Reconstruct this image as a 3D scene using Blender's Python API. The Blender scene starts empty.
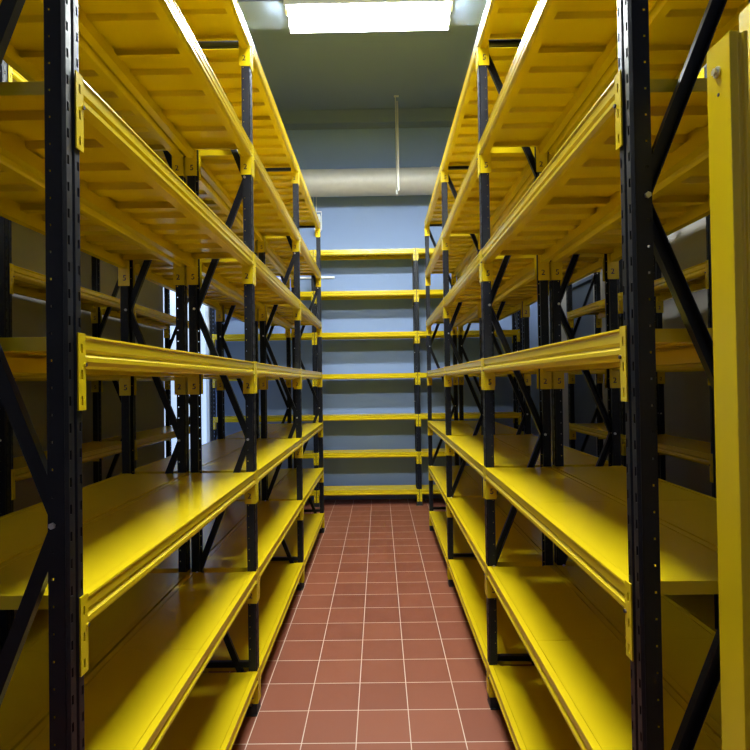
import bpy, bmesh, math
from mathutils import Matrix, Vector
S = bpy.context.scene
COL = S.collection
R = math.radians

# ---------------------------------------------------------------- camera, world, exposure
H_EYE, F_PX = 1.54, 549.57
PITCH, YAW, ROLL = .0118, -.0076, -.0151
def cam_matrix():
    Ry = Matrix(((math.cos(YAW), -math.sin(YAW), 0), (math.sin(YAW), math.cos(YAW), 0), (0, 0, 1)))
    Rp = Matrix(((1, 0, 0), (0, math.cos(PITCH), math.sin(PITCH)), (0, -math.sin(PITCH), math.cos(PITCH))))
    M = Rp @ Ry                                    # world -> (right, forward, up) before roll
    r, f, u = Vector(M[0]), Vector(M[1]), Vector(M[2])
    c, s = math.cos(ROLL), math.sin(ROLL)
    right = c * r + s * u
    up = -s * r + c * u
    m = Matrix((right, up, -f)).transposed().to_4x4()
    m.translation = (0, 0, H_EYE)
    return m
cd = bpy.data.cameras.new('camera'); cam = bpy.data.objects.new('camera', cd); COL.objects.link(cam)
cd.sensor_width = 36; cd.sensor_fit = 'HORIZONTAL'; cd.lens = 36 * F_PX / 750; cd.clip_start = .02
cam.matrix_world = cam_matrix(); S.camera = cam
w = bpy.data.worlds.new('world'); S.world = w; w.use_nodes = True
w.node_tree.nodes['Background'].inputs[0].default_value = (.5, .6, .8, 1)
w.node_tree.nodes['Background'].inputs[1].default_value = .05
S.view_settings.view_transform = 'Standard'; S.view_settings.look = 'None'
S.view_settings.gamma = 1; S.view_settings.use_curve_mapping = False
S.view_settings.exposure = -0.13
TUBE_POWER = 380.0

# ---------------------------------------------------------------- materials
def mat(name, col, rough=.5, metal=0., noise=0., scale=8., bump=0., spec=.5, emit=None, es=0., bscale=None, stretch=None):
    m = bpy.data.materials.new(name); m.use_nodes = True; nt = m.node_tree; b = nt.nodes['Principled BSDF']
    b.inputs['Base Color'].default_value = (*col, 1); b.inputs['Roughness'].default_value = rough
    b.inputs['Metallic'].default_value = metal; b.inputs['Specular IOR Level'].default_value = spec
    tc = nt.nodes.new('ShaderNodeTexCoord'); src = tc.outputs['Object']
    if stretch:
        mp = nt.nodes.new('ShaderNodeMapping'); mp.inputs['Scale'].default_value = stretch
        nt.links.new(src, mp.inputs[0]); src = mp.outputs[0]
    n = nt.nodes.new('ShaderNodeTexNoise'); n.inputs['Scale'].default_value = scale; n.inputs['Detail'].default_value = 5
    nt.links.new(src, n.inputs['Vector'])
    if noise:
        mx = nt.nodes.new('ShaderNodeMix'); mx.data_type = 'RGBA'
        mx.inputs[6].default_value = (*[c * (1 - noise) for c in col], 1)
        mx.inputs[7].default_value = (*[min(1, c * (1 + noise)) for c in col], 1)
        nt.links.new(n.outputs[0], mx.inputs[0]); nt.links.new(mx.outputs[2], b.inputs['Base Color'])
        mr = nt.nodes.new('ShaderNodeMapRange'); mr.inputs[3].default_value = rough * .85; mr.inputs[4].default_value = min(1, rough * 1.15)
        nt.links.new(n.outputs[0], mr.inputs[0]); nt.links.new(mr.outputs[0], b.inputs['Roughness'])
    if bump:
        n2 = nt.nodes.new('ShaderNodeTexNoise'); n2.inputs['Scale'].default_value = bscale or scale * 6
        nt.links.new(src, n2.inputs['Vector'])
        bp = nt.nodes.new('ShaderNodeBump'); bp.inputs['Strength'].default_value = bump; bp.inputs['Distance'].default_value = .01
        nt.links.new(n2.outputs[0], bp.inputs['Height']); nt.links.new(bp.outputs[0], b.inputs['Normal'])
    if emit:
        b.inputs['Emission Color'].default_value = (*emit, 1); b.inputs['Emission Strength'].default_value = es
    return m
YEL = mat('yellow_powder_coat', (.70, .515, .006), .24, noise=.02, scale=2)
BLK = mat('black_powder_coat', (.004, .005, .010), .42, spec=.28, noise=.25, scale=20)
INK = mat('black_marker', (.03, .015, .01), .7)
ZINC = mat('zinc_bolt', (.75, .75, .72), .3, .9)
RUB = mat('black_rubber_foot', (.012, .012, .013), .6, noise=.2)
WALL = mat('blue_grey_wall_paint', (.21, .30, .53), .7, noise=.05, scale=2.5, bump=.08, bscale=90)
SIDE = mat('warm_grey_side_wall_paint', (.26, .245, .23), .75, noise=.06, scale=2.5, bump=.08, bscale=90)
CEIL = mat('grey_ceiling_paint', (.15, .20, .30), .8, noise=.08, scale=1.5, bump=.1, bscale=60)
WHITE = mat('white_enamel', (.85, .86, .85), .4, noise=.03)
GALV = mat('galvanised_duct_metal', (.50, .49, .47), .6, .25, noise=.12, scale=14)
GALV2 = mat('galvanised_steel_rod', (.6, .58, .52), .45, .7, noise=.15, scale=30)
LIT = mat('lit_fluorescent_tube', (1, 1, 1), .5, emit=(.93, 1, .98), es=TUBE_POWER)
GLASS = mat('daylit_frosted_glass', (.7, .8, .95), .35, emit=(.5, .68, 1.), es=1.15)
DOOR = mat('dark_navy_door_paint', (.035, .045, .065), .45, noise=.1, scale=6)

def floor_mat():
    T, TX, TY = .2334, -.1217, 2.3611
    m = bpy.data.materials.new('terracotta_floor_tiles'); m.use_nodes = True; nt = m.node_tree; L = nt.links.new
    b = nt.nodes['Principled BSDF']
    tc = nt.nodes.new('ShaderNodeTexCoord'); mp = nt.nodes.new('ShaderNodeMapping')
    mp.inputs['Location'].default_value = (-TX / T, -TY / T, 0); mp.inputs['Scale'].default_value = (1 / T, 1 / T, 1)
    L(tc.outputs['Object'], mp.inputs[0])
    sx = nt.nodes.new('ShaderNodeSeparateXYZ'); L(mp.outputs[0], sx.inputs[0])
    def M(op, a, bb=None):
        n = nt.nodes.new('ShaderNodeMath'); n.operation = op
        for i, v in enumerate((a, bb)):
            if v is None: continue
            if isinstance(v, (int, float)): n.inputs[i].default_value = v
            else: L(v, n.inputs[i])
        return n.outputs[0]
    d = []
    for ax in (0, 1):
        fr = M('FRACT', sx.outputs[ax]); d.append(M('MINIMUM', fr, M('SUBTRACT', 1., fr)))
    mn = M('MINIMUM', d[0], d[1])
    g = nt.nodes.new('ShaderNodeMapRange'); g.inputs[1].default_value = .0065; g.inputs[2].default_value = .0105
    g.inputs[3].default_value = 0; g.inputs[4].default_value = 1; L(mn, g.inputs[0])
    fl = nt.nodes.new('ShaderNodeVectorMath'); fl.operation = 'FLOOR'; L(mp.outputs[0], fl.inputs[0])
    wn = nt.nodes.new('ShaderNodeTexWhiteNoise'); wn.noise_dimensions = '2D'; L(fl.outputs[0], wn.inputs['Vector'])
    nz = nt.nodes.new('ShaderNodeTexNoise'); nz.inputs['Scale'].default_value = 9; nz.inputs['Detail'].default_value = 6; L(tc.outputs['Object'], nz.inputs['Vector'])
    f = M('ADD', M('MULTIPLY', wn.outputs[0], .55), M('MULTIPLY', nz.outputs[0], .5))
    cm = nt.nodes.new('ShaderNodeMix'); cm.data_type = 'RGBA'; L(f, cm.inputs[0])
    cm.inputs[6].default_value = (.185, .050, .025, 1); cm.inputs[7].default_value = (.265, .080, .038, 1)
    gm = nt.nodes.new('ShaderNodeMix'); gm.data_type = 'RGBA'; L(g.outputs[0], gm.inputs[0])
    gm.inputs[6].default_value = (.66, .55, .46, 1); L(cm.outputs[2], gm.inputs[7]); L(gm.outputs[2], b.inputs['Base Color'])
    rr = nt.nodes.new('ShaderNodeMapRange'); rr.inputs[3].default_value = .42; rr.inputs[4].default_value = .62; L(nz.outputs[0], rr.inputs[0]); L(rr.outputs[0], b.inputs['Roughness'])
    bp = nt.nodes.new('ShaderNodeBump'); bp.inputs['Strength'].default_value = .35; bp.inputs['Distance'].default_value = .003
    L(g.outputs[0], bp.inputs['Height']); L(bp.outputs[0], b.inputs['Normal'])
    return m
FLOOR = floor_mat()

# ---------------------------------------------------------------- helpers
def box(bm, x0, x1, y0, y1, z0, z1, mi=0):
    v = [bm.verts.new(p) for p in ((x0, y0, z0), (x1, y0, z0), (x1, y1, z0), (x0, y1, z0), (x0, y0, z1), (x1, y0, z1), (x1, y1, z1), (x0, y1, z1))]
    for q in ((3, 2, 1, 0), (4, 5, 6, 7), (0, 1, 5, 4), (1, 2, 6, 5), (2, 3, 7, 6), (3, 0, 4, 7)):
        bm.faces.new([v[i] for i in q]).material_index = mi
def cyl(bm, a, b, r, n=16, mi=0, r2=None):
    a, b = Vector(a), Vector(b); d = b - a; q = d.to_track_quat('Z', 'Y').to_matrix().to_4x4(); q.translation = (a + b) / 2
    res = bmesh.ops.create_cone(bm, cap_ends=True, segments=n, radius1=r, radius2=r if r2 is None else r2, depth=d.length, matrix=q)
    for v in res['verts']:
        for f in v.link_faces: f.material_index = mi
def prism(bm, pts, y0, y1, mi=0):                      # closed (x, z) outline swept along y
    a = [bm.verts.new((x, y0, z)) for x, z in pts]; b = [bm.verts.new((x, y1, z)) for x, z in pts]; n = len(pts)
    for i in range(n): bm.faces.new((a[i], a[(i + 1) % n], b[(i + 1) % n], b[i])).material_index = mi
    bm.faces.new(a[::-1]).material_index = mi; bm.faces.new(b).material_index = mi
def mesh(name, bm, *mats, smooth=False):
    bmesh.ops.recalc_face_normals(bm, faces=bm.faces)
    me = bpy.data.meshes.new(name); bm.to_mesh(me); bm.free()
    for m in mats: me.materials.append(m)
    if smooth:
        for p in me.polygons: p.use_smooth = True
        me.set_sharp_from_angle(angle=R(35))
    return me
def put(name, me, parent=None, loc=(0, 0, 0), rz=0., rot=None):
    o = bpy.data.objects.new(name, me); COL.objects.link(o); o.location = loc
    o.rotation_euler = rot or (0, 0, rz)
    if parent: o.parent = parent
    return o
def thing(name, label, cat, loc=(0, 0, 0), rz=0., group=None, me=None):
    o = put(name, me, None, loc, rz); o['label'] = label; o['category'] = cat
    if group: o['group'] = group
    return o
def bevel(o, wd=.002, seg=2):
    m = o.modifiers.new('bevel', 'BEVEL'); m.width = wd; m.segments = seg; m.limit_method = 'ANGLE'; return o
def struct(name, bm, *mats):
    o = put(name, mesh(name, bm, *mats)); o['kind'] = 'structure'; return o
def sbox(name, m, *b):
    bm = bmesh.new(); box(bm, *b); return struct(name, bm, m)

# ---------------------------------------------------------------- the room
X0, X1, Y0, Y1, ZC = -2.2, 2.2, -3.4, 7.2, 5.04
bm = bmesh.new(); box(bm, X0 - .2, X1 + .2, Y0 - .2, Y1 + .2, -.1, 0); struct('floor', bm, FLOOR)
sbox('ceiling', CEIL, X0 - .2, X1 + .2, Y0 - .2, Y1 + .2, ZC, ZC + .1)
sbox('wall_back', WALL, X0 - .2, X1 + .2, Y1, Y1 + .2, 0, ZC)
sbox('wall_front', WALL, X0 - .2, X1 + .2, Y0 - .2, Y0, 0, ZC)
DL = (5.60, 7.19, 2.75)                                   # glazed door in the left wall: y0, y1, top
DR = (5.62, 6.40, 2.60)                                   # dark door in the right wall
for nm, xa, xb, (a, b, t) in (('wall_left', X0 - .2, X0, DL), ('wall_right', X1, X1 + .2, DR)):
    bm = bmesh.new(); box(bm, xa, xb, Y0, a, 0, ZC); box(bm, xa, xb, b, Y1, 0, ZC); box(bm, xa, xb, a, b, t, ZC); struct(nm, bm, SIDE)
sbox('trim_1', CEIL, X0, X1, 4.02, 4.34, 4.36, ZC)         # ceiling beam that carries the lamp
sbox('trim_3', CEIL, X0, X1, 1.15, 1.47, 4.36, ZC)
sbox('trim_2', CEIL, X0, X1, 7.02, 7.2, 4.87, ZC)          # downstand along the back wall

def build_door(name, xs, y0, y1, top, sgn, frame_m, leaf_m, panes):
    bm = bmesh.new(); w_ = .035
    for a, b, c, d in ((y0, y0 + w_, 0, top), (y1 - w_, y1, 0, top), (y0, y1, top - w_, top)):
        box(bm, xs - .06, xs + .06, a, b, c, d)
    o = struct(name, bm, frame_m)
    bm = bmesh.new(); n = panes
    for i in range(n):
        a = y0 + w_ + (y1 - y0 - 2 * w_) * i / n; b = y0 + w_ + (y1 - y0 - 2 * w_) * (i + 1) / n
        box(bm, xs - .02, xs + .02, a + .012, b - .012, .02, top - w_ - .01)
    l = put('door_leaf', mesh('door_leaf', bm, leaf_m), o)
    bm = bmesh.new(); yh = y0 + .12
    cyl(bm, (xs - sgn * .02, yh, 1.05), (xs - sgn * .07, yh, 1.05), .012); cyl(bm, (xs - sgn * .07, yh - .01, 1.05), (xs - sgn * .07, yh + .12, 1.05), .01)
    put('door_handle', mesh('door_handle', bm, ZINC, smooth=True), o)
build_door('door_1', X0 - .08, *DL, -1, WHITE, GLASS, 2)
build_door('door_2', X1 + .06, *DR, 1, DOOR, DOOR, 1)

# ---------------------------------------------------------------- rack parts
P = .05143                                              # slot pitch
Z1 = .200
LEV = [Z1 + P * k for k in (0, 9, 18, 28, 38, 48, 58)]
UW, UD = .055, .037                                     # upright: width along the run, depth
UTOP = LEV[-1] + .006
def sheet(bm, p0, du, dv, ucuts, vcuts, hole):
    """flat sheet p0 + u*du + v*dv cut at ucuts / vcuts, leaving out cells where hole(i, j)"""
    g = [[bm.verts.new(Vector(p0) + Vector(du) * u + Vector(dv) * v) for v in vcuts] for u in ucuts]
    for i in range(len(ucuts) - 1):
        for j in range(len(vcuts) - 1):
            if not hole(i, j): bm.faces.new((g[i][j], g[i + 1][j], g[i + 1][j + 1], g[i][j + 1]))
def upright_mesh():
    bm = bmesh.new()
    zs = [.004]; k = 0
    while True:
        z = Z1 - .026 - 2 * P + k * P; k += 1
        if z > UTOP - .015: break
        zs += [z - .009, z + .009]
    zs.append(UTOP)
    h = UW / 2; c = .005
    us = [0, .009, .0145, .0165, .0285, .0305, .036, .045]
    # front face: slot columns and a shallow centre groove
    sheet(bm, (0, -h + c, 0), (0, 1, 0), (0, 0, 1), [0, .002, .0085, .0125], zs, lambda i, j: i == 1 and j % 2 == 1)
    sheet(bm, (0, -h + c + .0125, 0), (0, 1, 0), (0, 0, 1), [0, .004], zs, lambda i, j: False)
    sheet(bm, (0, h - c - .0165, 0), (0, 1, 0), (0, 0, 1), [0, .004], zs, lambda i, j: False)
    sheet(bm, (.004, -h + c + .0185, 0), (0, 1, 0), (0, 0, 1), [0, UW - 2 * c - .037], zs, lambda i, j: False)
    sheet(bm, (0, -h + c + .0165, 0), (.004, .002, 0), (0, 0, 1), [0, 1], zs, lambda i, j: False)
    sheet(bm, (0, h - c - .0165, 0), (.004, -.002, 0), (0, 0, 1), [0, 1], zs, lambda i, j: False)
    sheet(bm, (0, h - c - .0125, 0), (0, 1, 0), (0, 0, 1), [0, .004, .0105, .0125], zs, lambda i, j: i == 1 and j % 2 == 1)
    z2 = [.004]
    k = 0
    while True:
        z = Z1 - 2 * P + k * P; k += 1
        if z > UTOP - .01: break
        z2 += [z - .0022, z + .0022]
    z2.append(UTOP)
    for s in (-1, 1):
        sheet(bm, (0, s * (h - c), 0), (c, s * c, 0), (0, 0, 1), [0, 1], zs, lambda i, j: False)
        sheet(bm, (c, s * h, 0), (1, 0, 0), (0, 0, 1), [0, .0215, .0259, UD - c], z2, lambda i, j: i == 1 and j % 2 == 1)
        sheet(bm, (UD, s * h, 0), (0, -s, 0), (0, 0, 1), [0, .012], zs, lambda i, j: False)
    bmesh.ops.remove_doubles(bm, verts=bm.verts, dist=.00005)
    return mesh('upright', bm, BLK)
UPR = upright_mesh()
def foot_mesh():
    bm = bmesh.new()
    box(bm, -.0015, .058, -.042, .042, 0, .004)
    box(bm, -.0012, .046, -.0325, .0325, .004, .052)
    return mesh('foot', bm, RUB)
FOOT = foot_mesh()
BOLTM = bmesh.new(); cyl(BOLTM, (0, -UW / 2 - .006, 0), (0, UW / 2 + .006, 0), .004, 10)
for s in (-1, 1): cyl(BOLTM, (0, s * (UW / 2 + .001), 0), (0, s * (UW / 2 + .006), 0), .0062, 6)
BOLTM = mesh('bolt', BOLTM, ZINC)
BEAM_OUT = [(-.006, 0), (-.0065, -.0045), (-.0035, -.008), (-.0035, -.028), (.0015, -.0345), (.0015, -.037), (-.006, -.043),
            (-.006, -.052), (-.001, -.060), (.006, -.066), (.034, -.066), (.034, -.030), (.0145, -.030), (.0145, 0)]
def beam_mesh(L):
    bm = bmesh.new(); prism(bm, BEAM_OUT, 0, L)
    return mesh('beam', bm, YEL)
def digit_into(bm, ch, x, z, size, face):
    cu = bpy.data.curves.new('t', 'FONT'); cu.body = ch; cu.size = size; cu.align_x = 'CENTER'; cu.align_y = 'CENTER'; cu.extrude = .0004; cu.offset = .0006
    o = bpy.data.objects.new('t', cu); COL.objects.link(o); bpy.context.view_layer.update()
    me = bpy.data.meshes.new_from_object(o.evaluated_get(bpy.context.evaluated_depsgraph_get()))
    M = Matrix.Translation((x, face * .0004, z)) @ Matrix.Rotation(0 if face < 0 else math.pi, 4, 'Z') @ Matrix.Rotation(math.pi / 2, 4, 'X')
    me.transform(M); n = len(bm.faces); bm.from_mesh(me); bm.faces.ensure_lookup_table()
    for f in bm.faces[n:]: f.material_index = 1
    bpy.data.objects.remove(o); bpy.data.curves.remove(cu); bpy.data.meshes.remove(me)
def connector_mesh(end, ch):
    """end=-1: plate at the beam's y=0 end, +1: at its far end (origin at the beam end)"""
    bm = bmesh.new(); e = end; zt, zb = .004, -.148
    y0, y1 = sorted((0, e * .003))
    box(bm, -.0045, .047, y0, y1, zb, zt - .003)
    # front leg with three slots
    ucut = [0, .0105, .017, .0265]; vc = [zb, -.138, -.120, -.0865, -.0685, -.035, -.017, zt]
    for x in (-.0055, -.0025):
        sheet(bm, (x, 0, 0), (0, e, 0), (0, 0, 1), ucut, vc, lambda i, j: i == 1 and j % 2 == 1)
    def rim(u0, u1, a, b):
        for p, q in (((u0, a), (u1, a)), ((u1, a), (u1, b)), ((u1, b), (u0, b)), ((u0, b), (u0, a))):
            bm.faces.new([bm.verts.new((xx, e * uu, zz)) for xx, (uu, zz) in ((-.0055, p), (-.0055, q), (-.0025, q), (-.0025, p))])
    rim(0, .0265, zb, zt)
    for a, b in ((-.138, -.120), (-.0865, -.0685), (-.035, -.017)): rim(.0105, .017, a, b)
    cyl(bm, (-.009, e * .003, -.058), (-.004, e * .003, -.058), .004, 10)      # locking pin
    digit_into(bm, ch, .024, -.112, .036, -e)
    bmesh.ops.remove_doubles(bm, verts=bm.verts, dist=.00003)
    me = bpy.data.meshes.new('connector_plate'); bm.to_mesh(me); bm.free(); me.materials.append(YEL); me.materials.append(INK)
    return me
CON = {-1: connector_mesh(-1, '2'), 1: connector_mesh(1, '5')}
def panel_mesh(w, L):
    """steel shelf panel: smooth top, folded rims, transverse stiffening ribs below; origin at its corner, top at z=0"""
    bm = bmesh.new(); t = .0018; h = .0275
    box(bm, 0, w, 0, L, -t, 0)
    for y in (0, L - t): box(bm, 0, w, y, y + t, -h, -t)
    for y in (t, L - t - .012): box(bm, .001, w - .001, y, y + .012, -h, -h + t)
    for x in (0, w - t): box(bm, x, x + t, t, L - t, -h + .0005, -t)
    n = max(2, round(L / .155) - 1)
    for i in range(1, n + 1):
        y = L * i / (n + 1)
        a = [(-.036, -t), (-.030, -.021), (.030, -.021), (.036, -t)]
        va = [bm.verts.new((.002, y + p, z)) for p, z in a]; vb = [bm.verts.new((w - .002, y + p, z)) for p, z in a]
        for k in range(3): bm.faces.new((va[k], va[k + 1], vb[k + 1], vb[k]))
        bm.faces.new(va); bm.faces.new(vb[::-1])
    return mesh('shelf_panel', bm, YEL)
def bar_mesh(L, wd=.028, th=.018):
    """folded channel brace along +X, open side towards -Y... origin at one end"""
    bm = bmesh.new(); t = .002
    box(bm, 0, L, th / 2 - t, th / 2, -wd / 2, wd / 2)
    box(bm, 0, L, -th / 2, th / 2 - t, wd / 2 - t, wd / 2)
    box(bm, 0, L, -th / 2, th / 2 - t, -wd / 2, -wd / 2 + t)
    return mesh('brace', bm, BLK)
_cache = {}
def cached(k, fn):
    if k not in _cache: _cache[k] = fn()
    return _cache[k]

def rack(label, x, y, rz, bays, bay, front_low, group=None, D=.308):
    """front uprights stand on local x=0, run along +y, depth towards +x"""
    t = thing('storage_rack', label, 'storage rack', (x, y, 0), rz, group)
    for i in range(bays + 1):
        yi = i * bay
        for xx, r in ((0, 0), (D, math.pi)):
            u = put('upright', UPR, t, (xx, yi, 0), r)
            sm = u.modifiers.new('sheet', 'SOLIDIFY'); sm.thickness = .0018; sm.offset = 0
            put('foot', FOOT, u)
        zs = [.047 + .6155 * k for k in range(6)]
        for k in range(5):
            a_front = (k % 2 == 0) != front_low
            xa, xb = (.028, D - .028) if a_front else (D - .028, .028)
            za, zb = zs[k], zs[k + 1]
            dx, dz = xb - xa, zb - za; L = math.hypot(dx, dz)
            b = put('brace', cached(('bar', round(L, 4)), lambda: bar_mesh(L)), t, (xa, yi, za), rot=(0, -math.atan2(dz, dx), 0))
            b.location.y = yi + (.006 if k % 2 else -.006) * 0
            for q in ((0, L) if k == 4 else (0,)):
                bo = put('bolt', BOLTM, b, (q, 0, 0))
        for z in (.222, LEV[-1] - .028):
            L = D - 2 * .018
            put('cross_bar', cached(('xb', L), lambda: bar_mesh(L, .026, .02)), t, (.018, yi, z))
    Lb = bay - UW - .007; yoff = UW / 2 + .0035
    bmh = cached(('beam', Lb), lambda: beam_mesh(Lb))
    n = 2; gap = .0015; y_in = UW / 2 + .005
    Lp = (bay - 2 * y_in - gap) / n; wp = D - 2 * .0165
    pm = cached(('panel', Lp, wp), lambda: panel_mesh(wp, Lp))
    for i in range(bays):
        for z in LEV:
            f = put('beam', bmh, t, (0, i * bay + yoff, z)); r = put('beam', bmh, t, (D, (i + 1) * bay - yoff, z), math.pi)
            for b in (f, r):
                put('connector_plate', CON[-1], b); put('connector_plate', CON[1], b, (0, Lb, 0))
            for k in range(n):
                put('shelf_panel', pm, t, (.0165, i * bay + y_in + k * (Lp + gap), z - .001))
    return t

PI = math.pi
G = None
rack('long yellow and black shelving rack along the left side of the tiled aisle', -.590, 5.665, PI, 3, 1.535, False, D=.300)
rack('yellow and black shelving rack standing back to back behind the left aisle rack', -.912, 5.665, PI, 3, 1.535, False, D=.300)
rack('long yellow and black shelving rack along the right side of the tiled aisle', .498, 1.095, 0, 3, 1.532, True)
rack('yellow and black shelving rack standing back to back behind the right aisle rack', .825, 1.095, 0, 3, 1.532, True)
rack('dim shelving rack against the left wall, seen through the left racks', -1.84, 5.50, PI, 2, 1.39, False, D=.30)
rack('dim shelving rack against the right wall, seen through the right racks', 1.76, 2.92, 0, 2, 1.10, True, D=.30)
rack('shelving rack across the end of the aisle in front of the blue back wall', 1.751, 6.806, PI / 2, 3, 1.274, True, D=.30)

# ---------------------------------------------------------------- yellow posts at the right edge
def post(label, x, y, w, d, h, bolt):
    bm = bmesh.new()
    pts = [(0, 0), (0, d), (w, d), (w, 0), (w * .78, 0), (w * .72, .004), (w * .52, .004), (w * .46, 0)]
    a = [bm.verts.new((px, py, 0)) for px, py in pts]; b = [bm.verts.new((px, py, h)) for px, py in pts]; n = len(pts)
    for i in range(n): bm.faces.new((a[i], a[(i + 1) % n], b[(i + 1) % n], b[i]))
    bm.faces.new(a[::-1]); bm.faces.new(b)
    t = thing('steel_post', label, 'post', (x, y, 0), 0, None, mesh('steel_post', bm, YEL)); bevel(t, .0015)
    if bolt:
        bm = bmesh.new(); cyl(bm, (-.001, d * .5, h - .05), (-.003, d * .5, h - .05), .009, 20); cyl(bm, (-.003, d * .5, h - .05), (-.008, d * .5, h - .05), .006, 6)
        o = put('bolt', mesh('bolt', bm, ZINC), t); o['label'] = 'silver bolt'
    bm = bmesh.new(); cyl(bm, (-.0006, d * .5, h - .088), (.001, d * .5, h - .088), .003, 12)
    put('bolt_hole', mesh('bolt_hole', bm, INK), t)
    return t
post('yellow steel post with a silver bolt near its top, beside the right rack', .570, .880, .030, .062, 2.095, True)
post('taller yellow steel post just right of the post with the bolt', .630, .885, .032, .062, 2.165, False)

# ---------------------------------------------------------------- ceiling lights
def light(label, y0):
    t = thing('ceiling_light', label, 'ceiling light', (-.035, y0, 4.36))
    bm = bmesh.new(); hx = .615
    prof = [(-.165, -.092), (-.160, -.092), (-.13, -.035), (-.012, -.035), (0, -.065), (.012, -.035), (.13, -.035), (.160, -.092), (.165, -.092), (.135, 0), (-.135, 0)]
    v0 = [bm.verts.new((-hx, y, z)) for y, z in prof]; v1 = [bm.verts.new((hx, y, z)) for y, z in prof]; n = len(prof)
    for i in range(n): bm.faces.new((v0[i], v0[(i + 1) % n], v1[(i + 1) % n], v1[i]))
    bm.faces.new(v0[::-1]); bm.faces.new(v1)
    put('reflector', mesh('reflector', bm, WHITE), t)
    for y in (-.085, .085):
        bm = bmesh.new(); cyl(bm, (-.59, y, -.082), (.59, y, -.082), .026, 20)
        tu = put('tube', mesh('tube', bm, LIT, smooth=True), t)
        for s in (-1, 1):
            bm = bmesh.new(); cyl(bm, (s * .59, y, -.082), (s * .612, y, -.082), .028, 20)
            put('tube_holder', mesh('tube_holder', bm, WHITE), tu)
light('twin-tube fluorescent ceiling light glowing white above the aisle', 4.09)
light('twin-tube ceiling light above the near end of the racks', 1.30)

# ---------------------------------------------------------------- duct with its hanger
DY, DZ, DR_ = 6.88, 4.045, .165
t = thing('ventilation_duct', 'round silver duct hung across the room below the ceiling', 'duct', (0, DY, DZ))
bm = bmesh.new(); cyl(bm, (X0, 0, 0), (X1, 0, 0), DR_, 64); put('duct_pipe', mesh('duct_pipe', bm, GALV, smooth=True), t)
for x in (-1.5, .72):
    bm = bmesh.new(); cyl(bm, (x - .03, 0, 0), (x + .03, 0, 0), DR_ + .006, 64); put('duct_collar', mesh('duct_collar', bm, GALV, smooth=True), t)
bm = bmesh.new(); xr = .262
for k in range(32):
    a0, a1 = 2 * PI * k / 32, 2 * PI * (k + 1) / 32; r0, r1 = DR_ + .001, DR_ + .006
    p = lambda a, r, x: bm.verts.new((x, r * math.cos(a), r * math.sin(a)))
    for x in (xr - .013, xr + .013): bm.faces.new((p(a0, r0, x), p(a1, r0, x), p(a1, r1, x), p(a0, r1, x)))
    for r in (r0, r1): bm.faces.new((p(a0, r, xr - .013), p(a1, r, xr - .013), p(a1, r, xr + .013), p(a0, r, xr + .013)))
put('hanger_strap', mesh('hanger_strap', bm, GALV2), t)
bm = bmesh.new(); cyl(bm, (xr - .012, -.17, -.2), (xr - .012, -.17, ZC - DZ), .006, 8); box(bm, xr - .002, xr + .022, -.175, -.170, -.17, ZC - DZ - .06)
box(bm, xr - .03, xr + .03, -.19, -.15, ZC - DZ - .004, ZC - DZ)
put('hanger_rod', mesh('hanger_rod', bm, GALV2), t)
bm = bmesh.new(); cyl(bm, (xr - .012, -.17, -.215), (xr - .012, -.17, -.165), .012, 12); put('rod_nut', mesh('rod_nut', bm, WHITE), t)

# ---------------------------------------------------------------- hanging white box and wall conduit
t = thing('hanging_box', 'white box with a bent bracket on two thin wires below the duct', 'box', (-.765, 7.09, 3.48))
bm = bmesh.new(); box(bm, -.045, .034, -.06, .06, .02, .225); o = bevel(put('housing', mesh('housing', bm, WHITE), t), .006, 3)
bm = bmesh.new(); box(bm, -.045, .052, -.012, .012, .262, .272); box(bm, .042, .052, -.012, .012, .03, .262); box(bm, -.045, -.035, -.012, .012, .22, .262); put('bracket', mesh('bracket', bm, WHITE), t)
bm = bmesh.new()
for x in (-.055, -.015): cyl(bm, (x, 0, .22), (x, 0, .46), .003, 6)
put('wire', mesh('wire', bm, WHITE), t)
bm = bmesh.new(); box(bm, -1.45, -.565, 7.17, 7.2, 2.90, 2.925)
o = thing('wall_conduit', 'thin white cable conduit running along the blue back wall behind the left rack', 'conduit', (0, 0, 0), 0, None, mesh('wall_conduit', bm, WHITE)); bevel(o, .003)
